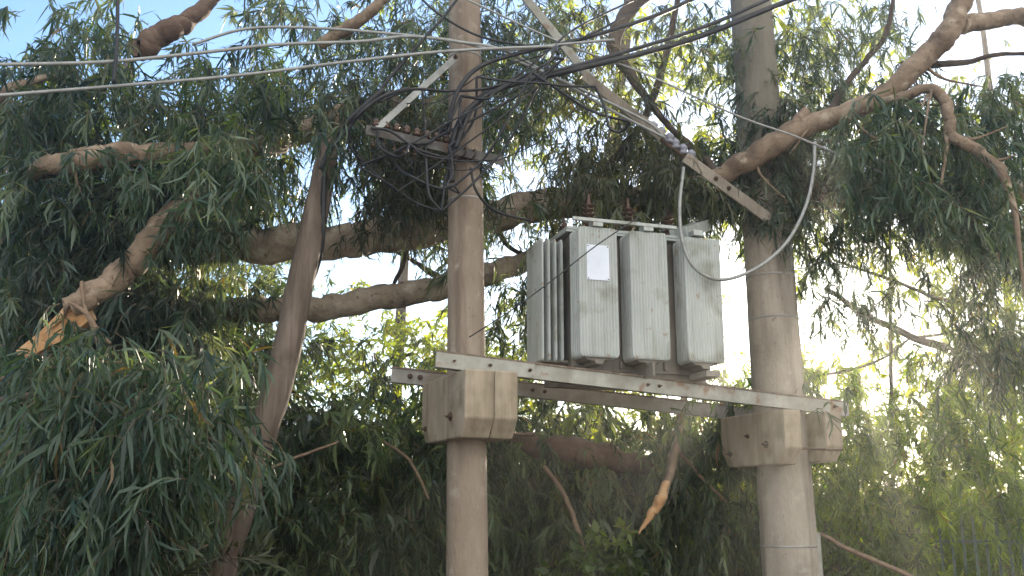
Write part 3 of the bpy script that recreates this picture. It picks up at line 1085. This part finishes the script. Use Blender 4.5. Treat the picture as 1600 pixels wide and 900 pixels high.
left_tree = empty('eucalyptus_tree', at(120, 1100, 9.6) * np.array([1, 1, 0]), 'drooping eucalyptus filling the upper left, its log cut off below the wires', 'tree', 'eucalyptus trees')
limb('trunk', [(120, 1180, 9.7, 30), (90, 800, 9.6, 28), (60, 560, 9.4, 25), (40, 420, 9.2, 22), (20, 200, 9.0, 18), (-40, 120, 8.8, 15)], M['bark_dark'], left_tree, 14, .06)
limb('branch', [(216, 74, 7.9, 19), (245, 60, 7.95, 18), (275, 45, 8.0, 17), (310, 20, 8.1, 13), (350, -20, 8.2, 9)], M['bark_brown'], left_tree, 14, .04)
limb('branch', [(500, 72, 8.2, 10), (545, 42, 8.2, 10), (580, 16, 8.2, 9), (610, -14, 8.2, 8)], M['bark_tan'], left_tree, 12, .04)
limb('branch', [(-20, 180, 8.6, 14), (10, 146, 8.4, 10), (50, 128, 8.3, 7), (120, 110, 8.3, 4)], M['bark_tan'], left_tree, 10, .05)

right_tree = empty('eucalyptus_tree', at(1700, 1100, 9.0) * np.array([1, 1, 0]), 'tan limbed eucalyptus reaching in from the upper right over the thick pole', 'tree', 'eucalyptus trees')
limb('trunk', [(1800, 1200, 8.6, 40), (1780, 700, 8.6, 36), (1740, 300, 8.5, 30), (1690, 60, 8.4, 22), (1610, 30, 8.3, 14), (1560, 30, 8.25, 13), (1500, 40, 8.2, 14)], M['bark_tan'], right_tree, 14, .05)
limb('branch', [(1540, -60, 8.2, 13), (1505, 0, 8.2, 16), (1480, 50, 8.2, 18), (1440, 95, 8.25, 17), (1390, 143, 8.3, 16), (1330, 172, 8.35, 16), (1270, 192, 8.4, 16), (1215, 222, 8.45, 18), (1160, 255, 8.5, 17), (1115, 280, 8.55, 13)],
     M['bark_tan'], right_tree, 16, .045, 10, .14)
limb('branch', [(1222, 220, 8.45, 12), (1245, 190, 8.4, 9), (1262, 170, 8.38, 6)], M['bark_tan'], right_tree, 10, .05)
limb('branch', [(1352, 164, 8.3, 9), (1400, 157, 8.2, 9), (1445, 138, 8.1, 8), (1472, 152, 8.05, 9), (1484, 185, 8.0, 9), (1488, 212, 8.0, 9), (1530, 238, 7.95, 9), (1565, 270, 7.9, 8), (1585, 330, 7.9, 5), (1594, 400, 7.9, 3.5), (1599, 450, 7.9, 2), (1606, 500, 7.9, 1)],
     M['bark_tan'], right_tree, 12, .06)
for rows in ([(1455, 140, 8.05, 2.5), (1448, 180, 8.0, 1.8), (1440, 236, 8.0, 1.2)], [(1450, 148, 8.05, 2.2), (1435, 175, 8, 1.4), (1412, 200, 8, 1)],
             [(1478, 200, 8.0, 4), (1478, 240, 8.0, 3), (1470, 290, 8, 2)],
             [(1440, 100, 8.4, 6), (1500, 98, 8.5, 5), (1560, 85, 8.6, 3.5), (1640, 84, 8.7, 3)],
             [(1290, 185, 8.6, 7), (1330, 120, 8.9, 5), (1380, 60, 9.0, 4), (1400, -20, 9.1, 3)],
             [(1120, 270, 8.6, 8), (1080, 230, 8.9, 6), (1040, 190, 9.2, 5), (980, 110, 9.6, 9), (960, 60, 9.7, 11), (1010, -20, 9.8, 12)]):
    limb('branch', rows, M['bark_tan'] if rows[0][3] < 5 else M['bark_dark'], right_tree, 8, .06)

r3 = random.Random(5)
for (x, y, Y) in ((1330, 172, 8.35), (1395, 140, 8.3), (1440, 95, 8.25), (1290, 188, 8.4), (1490, 212, 8.0), (1540, 245, 7.95), (1575, 290, 7.9), (1180, 245, 8.5)):
    a = r3.uniform(-1.2, 1.6); ln = r3.uniform(40, 110)
    limb('side_twig', [(x, y, Y, 3), (x + ln * .4 * math.sin(a), y + ln * .4 * math.cos(a), Y - .05, 2.2), (x + ln * math.sin(a + .3), y + ln * math.cos(a + .3), Y - .1, 1)], M['twig'], right_tree, 6, .08)

broken = empty('broken_limb', at(180, 430, 7.2), 'snapped limb with a splintered orange end at the left', 'branch')
limb('bark', [(320, 290, 8.3, 18), (290, 320, 7.85, 20), (262, 350, 7.6, 21), (232, 382, 7.4, 21), (190, 425, 7.3, 20), (150, 458, 7.2, 20), (112, 482, 7.15, 19)], M['bark_tan'], broken, 14, .05)
# the long splintered tongue of fresh wood
out = [(100, 478), (128, 472), (140, 500), (118, 518), (104, 520), (92, 536), (76, 541), (58, 552), (34, 562), (28, 556), (24, 548), (44, 532), (60, 520), (78, 502), (92, 488)]
front = [at(x, y, 7.12 + .0009 * (y - 480)) for x, y in out]
back = [p + np.array([.02, .09, .02]) for p in front]
n = len(out)
m = MB()
m.add(front + back, [tuple(range(n - 1, -1, -1)), tuple(range(n, 2 * n))] + [(i, (i + 1) % n, n + (i + 1) % n, n + i) for i in range(n)])
m.build('splintered_end', M['splinter'], broken, .006)
r4 = random.Random(3)
for i in range(2):
    x, y = 96 + r4.uniform(-8, 34), 492 + r4.uniform(-12, 22)
    ln = r4.uniform(25, 75)
    a = math.radians(r4.uniform(134, 152))
    limb('splinter', [(x, y, 7.12, 2.6), (x + math.cos(a) * ln * .5, y + math.sin(a) * ln * .5, 7.13, 2.0), (x + math.cos(a) * ln, y + math.sin(a) * ln, 7.09, .4)], M['splinter'], broken, 5, .25, 4)
for rows in ([(100, 470, 7.1, 4), (130, 485, 7.05, 4), (155, 520, 7.0, 4), (172, 538, 7.0, 3)], [(128, 440, 7.1, 3), (132, 480, 7.05, 3), (152, 530, 7.0, 3), (158, 580, 7.0, 2)]):
    limb('twig', rows, M['twig'], broken, 7, .05)

hang = empty('broken_limb', at(1045, 700, 8.9), 'dead stick with a torn pale tip hanging under the beams', 'branch')
limb('bark', [(1074, 600, 9.5, 4), (1064, 650, 9.35, 7), (1055, 700, 9.2, 7), (1046, 745, 9.1, 7), (1032, 788, 9.0, 6)], M['bark_tan'], hang, 10, .05)
limb('splintered_end', [(1042, 752, 9.06, 5), (1030, 784, 8.98, 8), (1014, 808, 8.95, 5), (998, 834, 8.93, 1.2)], M['splinter'], hang, 8, .12)

GS = 'dead sticks in the undergrowth'
for rows, lab in (([(850, 728, 9.2, 3), (880, 770, 9.15, 4), (900, 820, 9.1, 4), (925, 905, 9.0, 4)], 'long dead stick leaning beside the slim pole below the beams'),
                  ([(1280, 832, 9.0, 3), (1330, 860, 8.9, 4), (1400, 890, 8.7, 4), (1470, 925, 8.6, 4)], 'tan dead stick lying right of the thick pole foot'),
                  ([(-30, 600, 6.2, 3), (50, 580, 6.2, 3), (130, 567, 6.2, 3), (190, 566, 6.2, 2)], 'bent pale twig crossing under the splintered limb'),
                  ([(-30, 702, 6.0, 6), (20, 708, 6.0, 6), (60, 725, 6.0, 5), (100, 748, 6.1, 3)], 'short brown stick poking in at the lower left edge'),
                  ([(130, 905, 6.5, 3), (180, 875, 6.5, 3), (260, 876, 6.6, 3), (330, 850, 6.9, 2)], 'thin twig along the bottom left before the timber pole'),
                  ([(1060, 705, 9.5, 2), (1100, 750, 9.4, 2.5), (1140, 790, 9.4, 2)], 'fine stick among leaves left of the thick pole'),
                  ([(600, 690, 8.6, 2), (640, 720, 8.6, 2.5), (670, 780, 8.6, 2)], 'fine forked stick left of the slim pole'),
                  ([(415, 735, 7.6, 2.5), (470, 712, 7.8, 2.5), (530, 690, 8.0, 2)], 'fine stick springing right of the leaning timber pole')):
    o = limb('dead_stick', rows, M['twig'], None, 7, .05)
    tag(o, lab, 'stick', GS)
logb = limb('fallen_log', [(800, 690, 9.8, 15), (870, 704, 9.5, 20), (940, 714, 9.5, 19), (1020, 730, 10.0, 12)], M['bark_brown'], None, 12, .06)
tag(logb, 'reddish log half hidden in leaves below the transformer', 'log')

sap = empty('sapling', at(1395, 1000, 12) * np.array([1, 1, 0]), 'thin straight sapling standing dark before the bright gap', 'tree', 'saplings')
limb('trunk', [(1396, 1100, 12.0, 4), (1394, 700, 12, 3.5), (1392, 500, 12, 3), (1390, 300, 12, 2)], M['bark_dark'], sap, 8, .05)
sap2 = empty('sapling', at(1440, 1000, 12.4) * np.array([1, 1, 0]), 'crooked sapling with bare side branches crossing the bright gap', 'tree', 'saplings')
limb('trunk', [(1660, 1100, 12.4, 10), (1620, 620, 12.2, 8), (1520, 560, 11.8, 7), (1430, 528, 11.6, 6), (1350, 490, 11.5, 5), (1290, 450, 11.4, 4)], M['bark_dark'], sap2, 8, .05)
for rows in ([(1430, 528, 11.6, 3), (1480, 520, 11.7, 2), (1530, 500, 11.8, 1.5)], [(1560, 480, 12, 3), (1480, 470, 12, 3), (1400, 440, 12, 2.5), (1300, 405, 12, 2)],
             [(1250, 590, 12, 2), (1320, 580, 12, 2.5), (1380, 560, 12, 2), (1420, 530, 12, 2)]):
    limb('branch', rows, M['bark_dark'], sap2, 6, .05)

# ------------------------------------------------------------------ foliage: eucalyptus
EUC = [  # 32 cells of 50 px per row, from the top of the picture
    '02332101 34 5445 5664 3334 4445 4311 11',
    '04552123 34 5556 6654 3323 4545 4421 11',
    '36661244 55 7666 6655 5322 3555 5322 33',
    '65665556 67 8876 7766 5411 3665 4445 65',
    '66676767 40 2788 6124 7764 4775 5666 75',
    '76667677 31 1599 7115 8888 7766 7776 64',
    '87778884 33 3489 7356 7766 6763 2666 65',
    '88876642 11 0012 4123 4322 1245 4435 65',
    '88875543 11 1000 2332 1000 0022 2233 55',
    '88887653 22 1100 1542 0000 0012 2223 45',
    '88888766 31 2100 1431 0000 0012 1223 46',
    '88888887 41 1100 1111 0000 0001 1112 36',
]
W = 32
ALL = EUC


def near_left(px, py):
    return (7.5, 9.6) if px < 330 else (7.9, 9.8)


P, Tn = grid_points(ALL, 0, (-1, 9), near_left, 2.6, 6, .15)
sprays(P, left_tree, M['euc'], ctint=Tn, leaf=(.15, .03))
P, Tn = grid_points(ALL, 0, (9, 17), lambda px, py: (8.3, 10.8), 2.6, 6, .16)
sprays(P, fallen, M['euc'], ctint=Tn, leaf=(.115, .028))
P, Tn = grid_points(ALL, 0, (17, 21), lambda px, py: (8.7, 10.8), 2.8, 6, .16)
sprays(P, fallen, M['euc_olive'], ctint=Tn, leaf=(.115, .028), names=('hanging_leaves', 'hanging_twigs'))
P, Tn = grid_points(ALL, 0, (21, 32), lambda px, py: (8.75, 11.0), 2.8, 6, .16)
sprays(P, right_tree, M['euc'], ctint=Tn, leaf=(.115, .028))

LOGS = ['00000000', '00000000', '00000000', '00000000', '02002243', '11223354', '00002330', '00002200', '00010100', '00000000', '00000000']
P, Tn = grid_points(LOGS, 0, (0, 8), lambda px, py: (6.9, 7.35), 2.2, 5, .12)
sprays(P, left_tree, M['euc_front'], ctint=Tn, leaf=(.13, .03), names=('low_leaves', 'low_twigs'))

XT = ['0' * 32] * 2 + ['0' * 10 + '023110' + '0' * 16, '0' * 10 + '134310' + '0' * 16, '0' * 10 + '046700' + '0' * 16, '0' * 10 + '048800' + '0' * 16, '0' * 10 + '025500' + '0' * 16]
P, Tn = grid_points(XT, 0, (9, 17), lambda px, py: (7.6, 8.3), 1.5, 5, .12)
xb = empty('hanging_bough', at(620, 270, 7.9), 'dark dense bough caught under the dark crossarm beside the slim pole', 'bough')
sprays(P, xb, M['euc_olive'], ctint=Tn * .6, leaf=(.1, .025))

SUN_TINT = ['00210200 00', '00112300 10', '00221330 21', '01211254 01', '00100044 00', '00000020 00', '00000000 00', '00000000 20', '00000001 30', '00000000 10']  # sunlit patches put into the leaf colour as paler yellow-green clumps
P, Tn = grid_points(SUN_TINT, 0, (0, 10), lambda px, py: (7.6, 8.6), 1.2, 5, .12)
sprays(P, left_tree, M['shrub'], ctint=np.clip(Tn + .2, 0, .9), leaf=(.12, .028), names=('sun_tint_leaves', 'sun_tint_twigs'))

TPL = ['0' * 32] * 3 + ['0' * 10 + '41' + '0' * 20, '0' * 9 + '152' + '0' * 20]
P, Tn = grid_points(TPL, 0, (9, 13), lambda px, py: (7.1, 7.4), 1.6, 5, .1)
sprays(P, left_tree, M['euc'], ctint=Tn, leaf=(.12, .03), names=('pole_leaves', 'pole_twigs'))

# front clump, lower left
low = empty('hanging_bough', at(200, 600, 6.2), 'big blue green leafy bough hanging at the lower left', 'bough')
FRONT = ['13577612 20', '26888730 00', '27888820 00', '16888500 00', '02576200 00', '01232000 00']
P, Tn = grid_points(FRONT, 11, (0, 9), lambda px, py: (5.8, 6.9), 1.9, 6, .15)
sprays(P, low, M['euc_front'], ctint=Tn, leaf=(.17, .035), width=.05, twig_len=.42, droop=1.0, spread=.5)
limb('branch', [(-60, 640, 7.0, 6), (60, 615, 6.5, 6), (180, 600, 6.3, 5), (280, 610, 6.2, 4)], M['bark_dark'], low, 8, .05)
bl = empty('shrub', at(120, 980, 6.4) * np.array([1, 1, 0]), 'low shrub with upright leaves at the bottom left corner', 'shrub', 'shrubs')
FR2 = ['12210000', '24554321']
P, Tn = grid_points(FR2, 16, (0, 8), lambda px, py: (6.2, 7.2), 2.0, 5, .14)
sprays(P, bl, M['euc_olive'], ctint=Tn, leaf=(.15, .03), droop=-.3, spread=.7)

# leaves that hang before the transformer's top and the thick pole
fr = empty('hanging_bough', at(1060, 240, 8.2), 'leafy bough drooping over the transformer bushings', 'bough')
MID = ['00000000 00000000 0002 3200 0000 0000', '00000000 00000000 0134 5300 0000 0000', '00000000 00000000 0012 2110 0000 0000']
P, Tn = grid_points(MID, 4, (0, 32), lambda px, py: (8.15, 8.7), 2.6, 5, .11)
sprays(P, fr, M['euc_olive'], ctint=Tn, leaf=(.13, .03), droop=1.2, spread=.45)
RPL = ['0' * 23 + '10' + '0' * 7, '0' * 23 + '11' + '0' * 7, '0' * 23 + '23' + '0' * 7, '0' * 22 + '0460' + '0' * 6, '0' * 22 + '0662' + '0' * 6, '0' * 22 + '2653' + '0' * 6, '0' * 22 + '2542' + '0' * 6]
P, Tn = grid_points(RPL, 0, (0, 32), lambda px, py: (8.6, 8.8), 1.6, 5, .1)
fr2 = empty('hanging_bough', at(1190, 200, 8.4), 'leafy bough wrapped over the upper part of the thick pole', 'bough')
sprays(P, fr2, M['euc'], ctint=Tn, leaf=(.115, .028))
RFG = ['0' * 27 + '00122', '0' * 27 + '24555', '0' * 26 + '356654', '0' * 26 + '245543', '0' * 27 + '23344', '0' * 28 + '2344']
P, Tn = grid_points(RFG, 2, (0, 32), lambda px, py: (7.9, 8.9), 1.8, 5, .14)
fr3 = empty('hanging_bough', at(1500, 240, 8.4), 'blue green bough hanging off the kinked branch at the right', 'bough')
sprays(P, fr3, M['euc_front'], ctint=Tn, leaf=(.15, .03))

# ------------------------------------------------------------------ foliage: far trees, hedge, shrubs
FAR = [
    '00010000 10 0012 3344 4445 5454 4211 10',
    '00000000 11 0122 3344 4445 4454 4321 11',
    '01110000 12 1122 3344 4334 5455 4322 22',
    '11112222 22 2333 3344 4333 3455 4333 33',
    '23222222 00 0333 2012 3333 4555 5444 44',
    '23222222 00 0222 1012 3344 5544 5555 44',
    '33333222 22 1222 1112 3333 4442 1555 54',
    '44443325 52 0000 0011 2211 1334 4444 54',
    '45544438 84 0000 0231 1000 0022 2234 55',
    '55555446 65 4210 2333 1000 0011 1123 45',
    '55555557 77 6577 5333 2100 0122 2234 56',
    '55555558 99 9799 8656 5533 3455 5445 67',
    '00000000 00 4444 4444 4444 4767 6667 77',
    '00000000 00 0000 0000 0003 6777 7777 77',
    '00000000 00 0000 0000 0002 5666 6666 66',
    '00000000 00 0000 0000 0000 3444 4444 44',
]
fa = empty('background_tree', at(620, 1000, 15) * np.array([1, 1, 0]), 'sunlit yellow green tree behind the fallen trunk, left of the slim pole', 'tree', 'background trees')
limb('trunk', [(600, 1050, 15, 12), (620, 600, 15, 9), (640, 300, 15, 6), (650, 60, 15, 4)], M['bark_dark'], fa, 10, .05)
P, Tn = grid_points(FAR, 0, (9, 15), lambda px, py: (14.0, 15.2), 1.35, 5, .3)
sprays(P, fa, M['far'], ctint=Tn, leaf=(.11, .025), width=.16, droop=.35, spread=.9, twig_len=.5, simple=True)
fb = empty('background_tree', at(1000, 1000, 15) * np.array([1, 1, 0]), 'leafy green tree rising behind the transformer', 'tree', 'background trees')
limb('trunk', [(940, 1050, 14.5, 14), (930, 500, 14.5, 12), (960, 200, 14.5, 10), (990, -60, 14.5, 8)], M['bark_dark'], fb, 10, .05)
P, Tn = grid_points(FAR, 0, (15, 23), lambda px, py: (13.2, 14.8), 1.5, 5, .3)
sprays(P, fb, M['far'], ctint=Tn, leaf=(.11, .025), width=.16, droop=.35, spread=.9, twig_len=.5, simple=True)
fc = empty('background_tree', at(1500, 1000, 15) * np.array([1, 1, 0]), 'tall tree with dark hanging leaves against the low sun at the right', 'tree', 'background trees')
limb('trunk', [(1590, 1050, 15, 10), (1580, 600, 15, 7), (1560, 250, 15, 5), (1520, -60, 15, 3)], M['bark_dark'], fc, 10, .05)
P, Tn = grid_points(FAR, 0, (23, 32), lambda px, py: (13.0, 14.6), 1.3, 5, .3)
sprays(P, fc, M['far'], ctint=Tn, leaf=(.13, .03), width=.12, droop=.8, spread=.7, twig_len=.5, simple=True)
fd = empty('background_tree', at(150, 1000, 14) * np.array([1, 1, 0]), 'dim green tree behind the drooping eucalyptus at the left', 'tree', 'background trees')
limb('trunk', [(230, 1050, 14, 14), (220, 500, 14, 11), (200, 100, 14, 7)], M['bark_dark'], fd, 10, .05)
P, Tn = grid_points(FAR, 0, (0, 9), lambda px, py: (11.5, 15.0), 2.0, 5, .3)
sprays(P, fd, M['hedge'], ctint=Tn, leaf=(.12, .03), width=.12, droop=.6, spread=.8, twig_len=.5, simple=True)

HED = [
    '00000000 00 0000 0000 0000 0121 1222 34',
    '77777777 65 4453 5444 3543 3465 5356 46',
    '88888878 87 6756 7757 5766 5667 5757 54',
    '88888888 86 7678 8685 8687 6677 4656 57',
    '78686777 67 5747 6757 4768 6566 7567 58',
    '57463657 56 6456 5747 6457 5636 5657 67',
    '36454646 45 5346 4545 4636 4556 4657 56',
]
ha = empty('hedge', at(350, 1000, 10.5) * np.array([1, 1, 0]), 'dark leafy hedge behind the timber pole at the bottom left', 'hedge', 'hedges')
P, Tn = grid_points(HED, 11, (0, 12), lambda px, py: (8.6, 11.6), 2.2, 5, .2)
sprays(P, ha, M['hedge'], ctint=Tn, leaf=(.14, .035), width=.08, droop=.8, spread=.6, twig_len=.4, names=('foliage', 'twigs'))
hb = empty('hedge', at(950, 1000, 11) * np.array([1, 1, 0]), 'dark hedge of drooping leaves below the transformer between the poles', 'hedge', 'hedges')
P, Tn = grid_points(HED, 11, (12, 24), lambda px, py: (9.3, 11.8), 2.2, 5, .2)
sprays(P, hb, M['hedge'], ctint=Tn, leaf=(.14, .035), width=.075, droop=1.0, spread=.5, twig_len=.42, names=('foliage', 'twigs'))
hc = empty('shrub', at(1450, 1000, 11) * np.array([1, 1, 0]), 'feathery light green shrub right of the thick pole', 'shrub', 'shrubs')
P, Tn = grid_points(HED, 11, (24, 32), lambda px, py: (9.5, 11.6) if not (px > 1480 and py > 790) else (9.7, 11.6), 1.7, 5, .2)
sprays(P, hc, M['shrub'], ctint=Tn, leaf=(.13, .03), width=.06, droop=.7, spread=.6, twig_len=.4, names=('foliage', 'twigs'))

# a broad leaved seedling low between the poles
sd_ = empty('shrub', at(950, 1000, 9) * np.array([1, 1, 0]), 'small broad leaved shrub beside the dead stick at the bottom middle', 'shrub', 'shrubs')
SDL = ['0' * 18 + '2100' + '0' * 10, '0' * 18 + '4200' + '0' * 10]
P, Tn = grid_points(SDL, 16, (0, 32), lambda px, py: (8.7, 9.2), 2.0, 4, .12)
sprays(P, sd_, M['shrub'], ctint=Tn, leaf=(.09, .02), width=.2, droop=.2, spread=1.0, twig_len=.25, names=('foliage', 'twigs'))

# weeds along the crest of the added bank
n = 1500
q = np.stack([rng.uniform(-7, 12, n), rng.uniform(13.2, 17.5, n), np.zeros(n)], 1)
q[:, 2] = np.where(q[:, 0] > 3, 2.75, 3.3) + rng.uniform(-.5, .55, n)
wd = bpy.data.objects.new('undergrowth', None)
COL.objects.link(wd)
wd.location = (2, 15, 3.0)
tag(wd, kind='stuff')
sprays(q, wd, M['far'], leaf=(.15, .04), width=.09, droop=.25, spread=.9, twig_len=.5, simple=True, names=('weeds', 'stalks'))

# palisade fence, half lost in the shrub at the lower right
M['fence'] = surface('green_grey_fence_paint', [(.04, .065, .055), (.065, .1, .085), (.1, .14, .12)], 8, (1, 1, .3), .6, [((.12, .08, .05), 6, .6, .72, .6)], .1, 60)
f0, f1 = at(1462, 850, 9.95), at(1680, 850, 9.65)
fx = norm([f1[0] - f0[0], f1[1] - f0[1], 0])
fy = np.array([-fx[1], fx[0], 0])
ft = at(1560, 806, 9.8)[2]
fen = empty('palisade_fence', (f0[0], f0[1], 0), 'green grey palisade fence showing through the shrub at the lower right corner', 'fence')
fl = float(np.linalg.norm((f1 - f0)[:2]))
for z in (ft - .25, .45):
    m = MB()
    m.box(np.array([f0[0], f0[1], z]) + fx * fl / 2 + fy * .03, fx, fy, UPZ, fl, .02, .028)
    m.build('rail', M['fence'], fen)
n = int(fl / .105)
for i in range(n):
    c = np.array([f0[0], f0[1], 0]) + fx * (.05 + i * .105)
    h = ft + rng.uniform(-.02, .02)
    m = MB()
    w = .013
    m.prism([(-w, .05), (w, .05), (w, h - .06), (w * .5, h), (0, h - .03), (-w * .5, h), (-w, h - .06)], c - fy * .004, fy, fx, UPZ, .008)
    m.build('paling', M['fence'], fen)
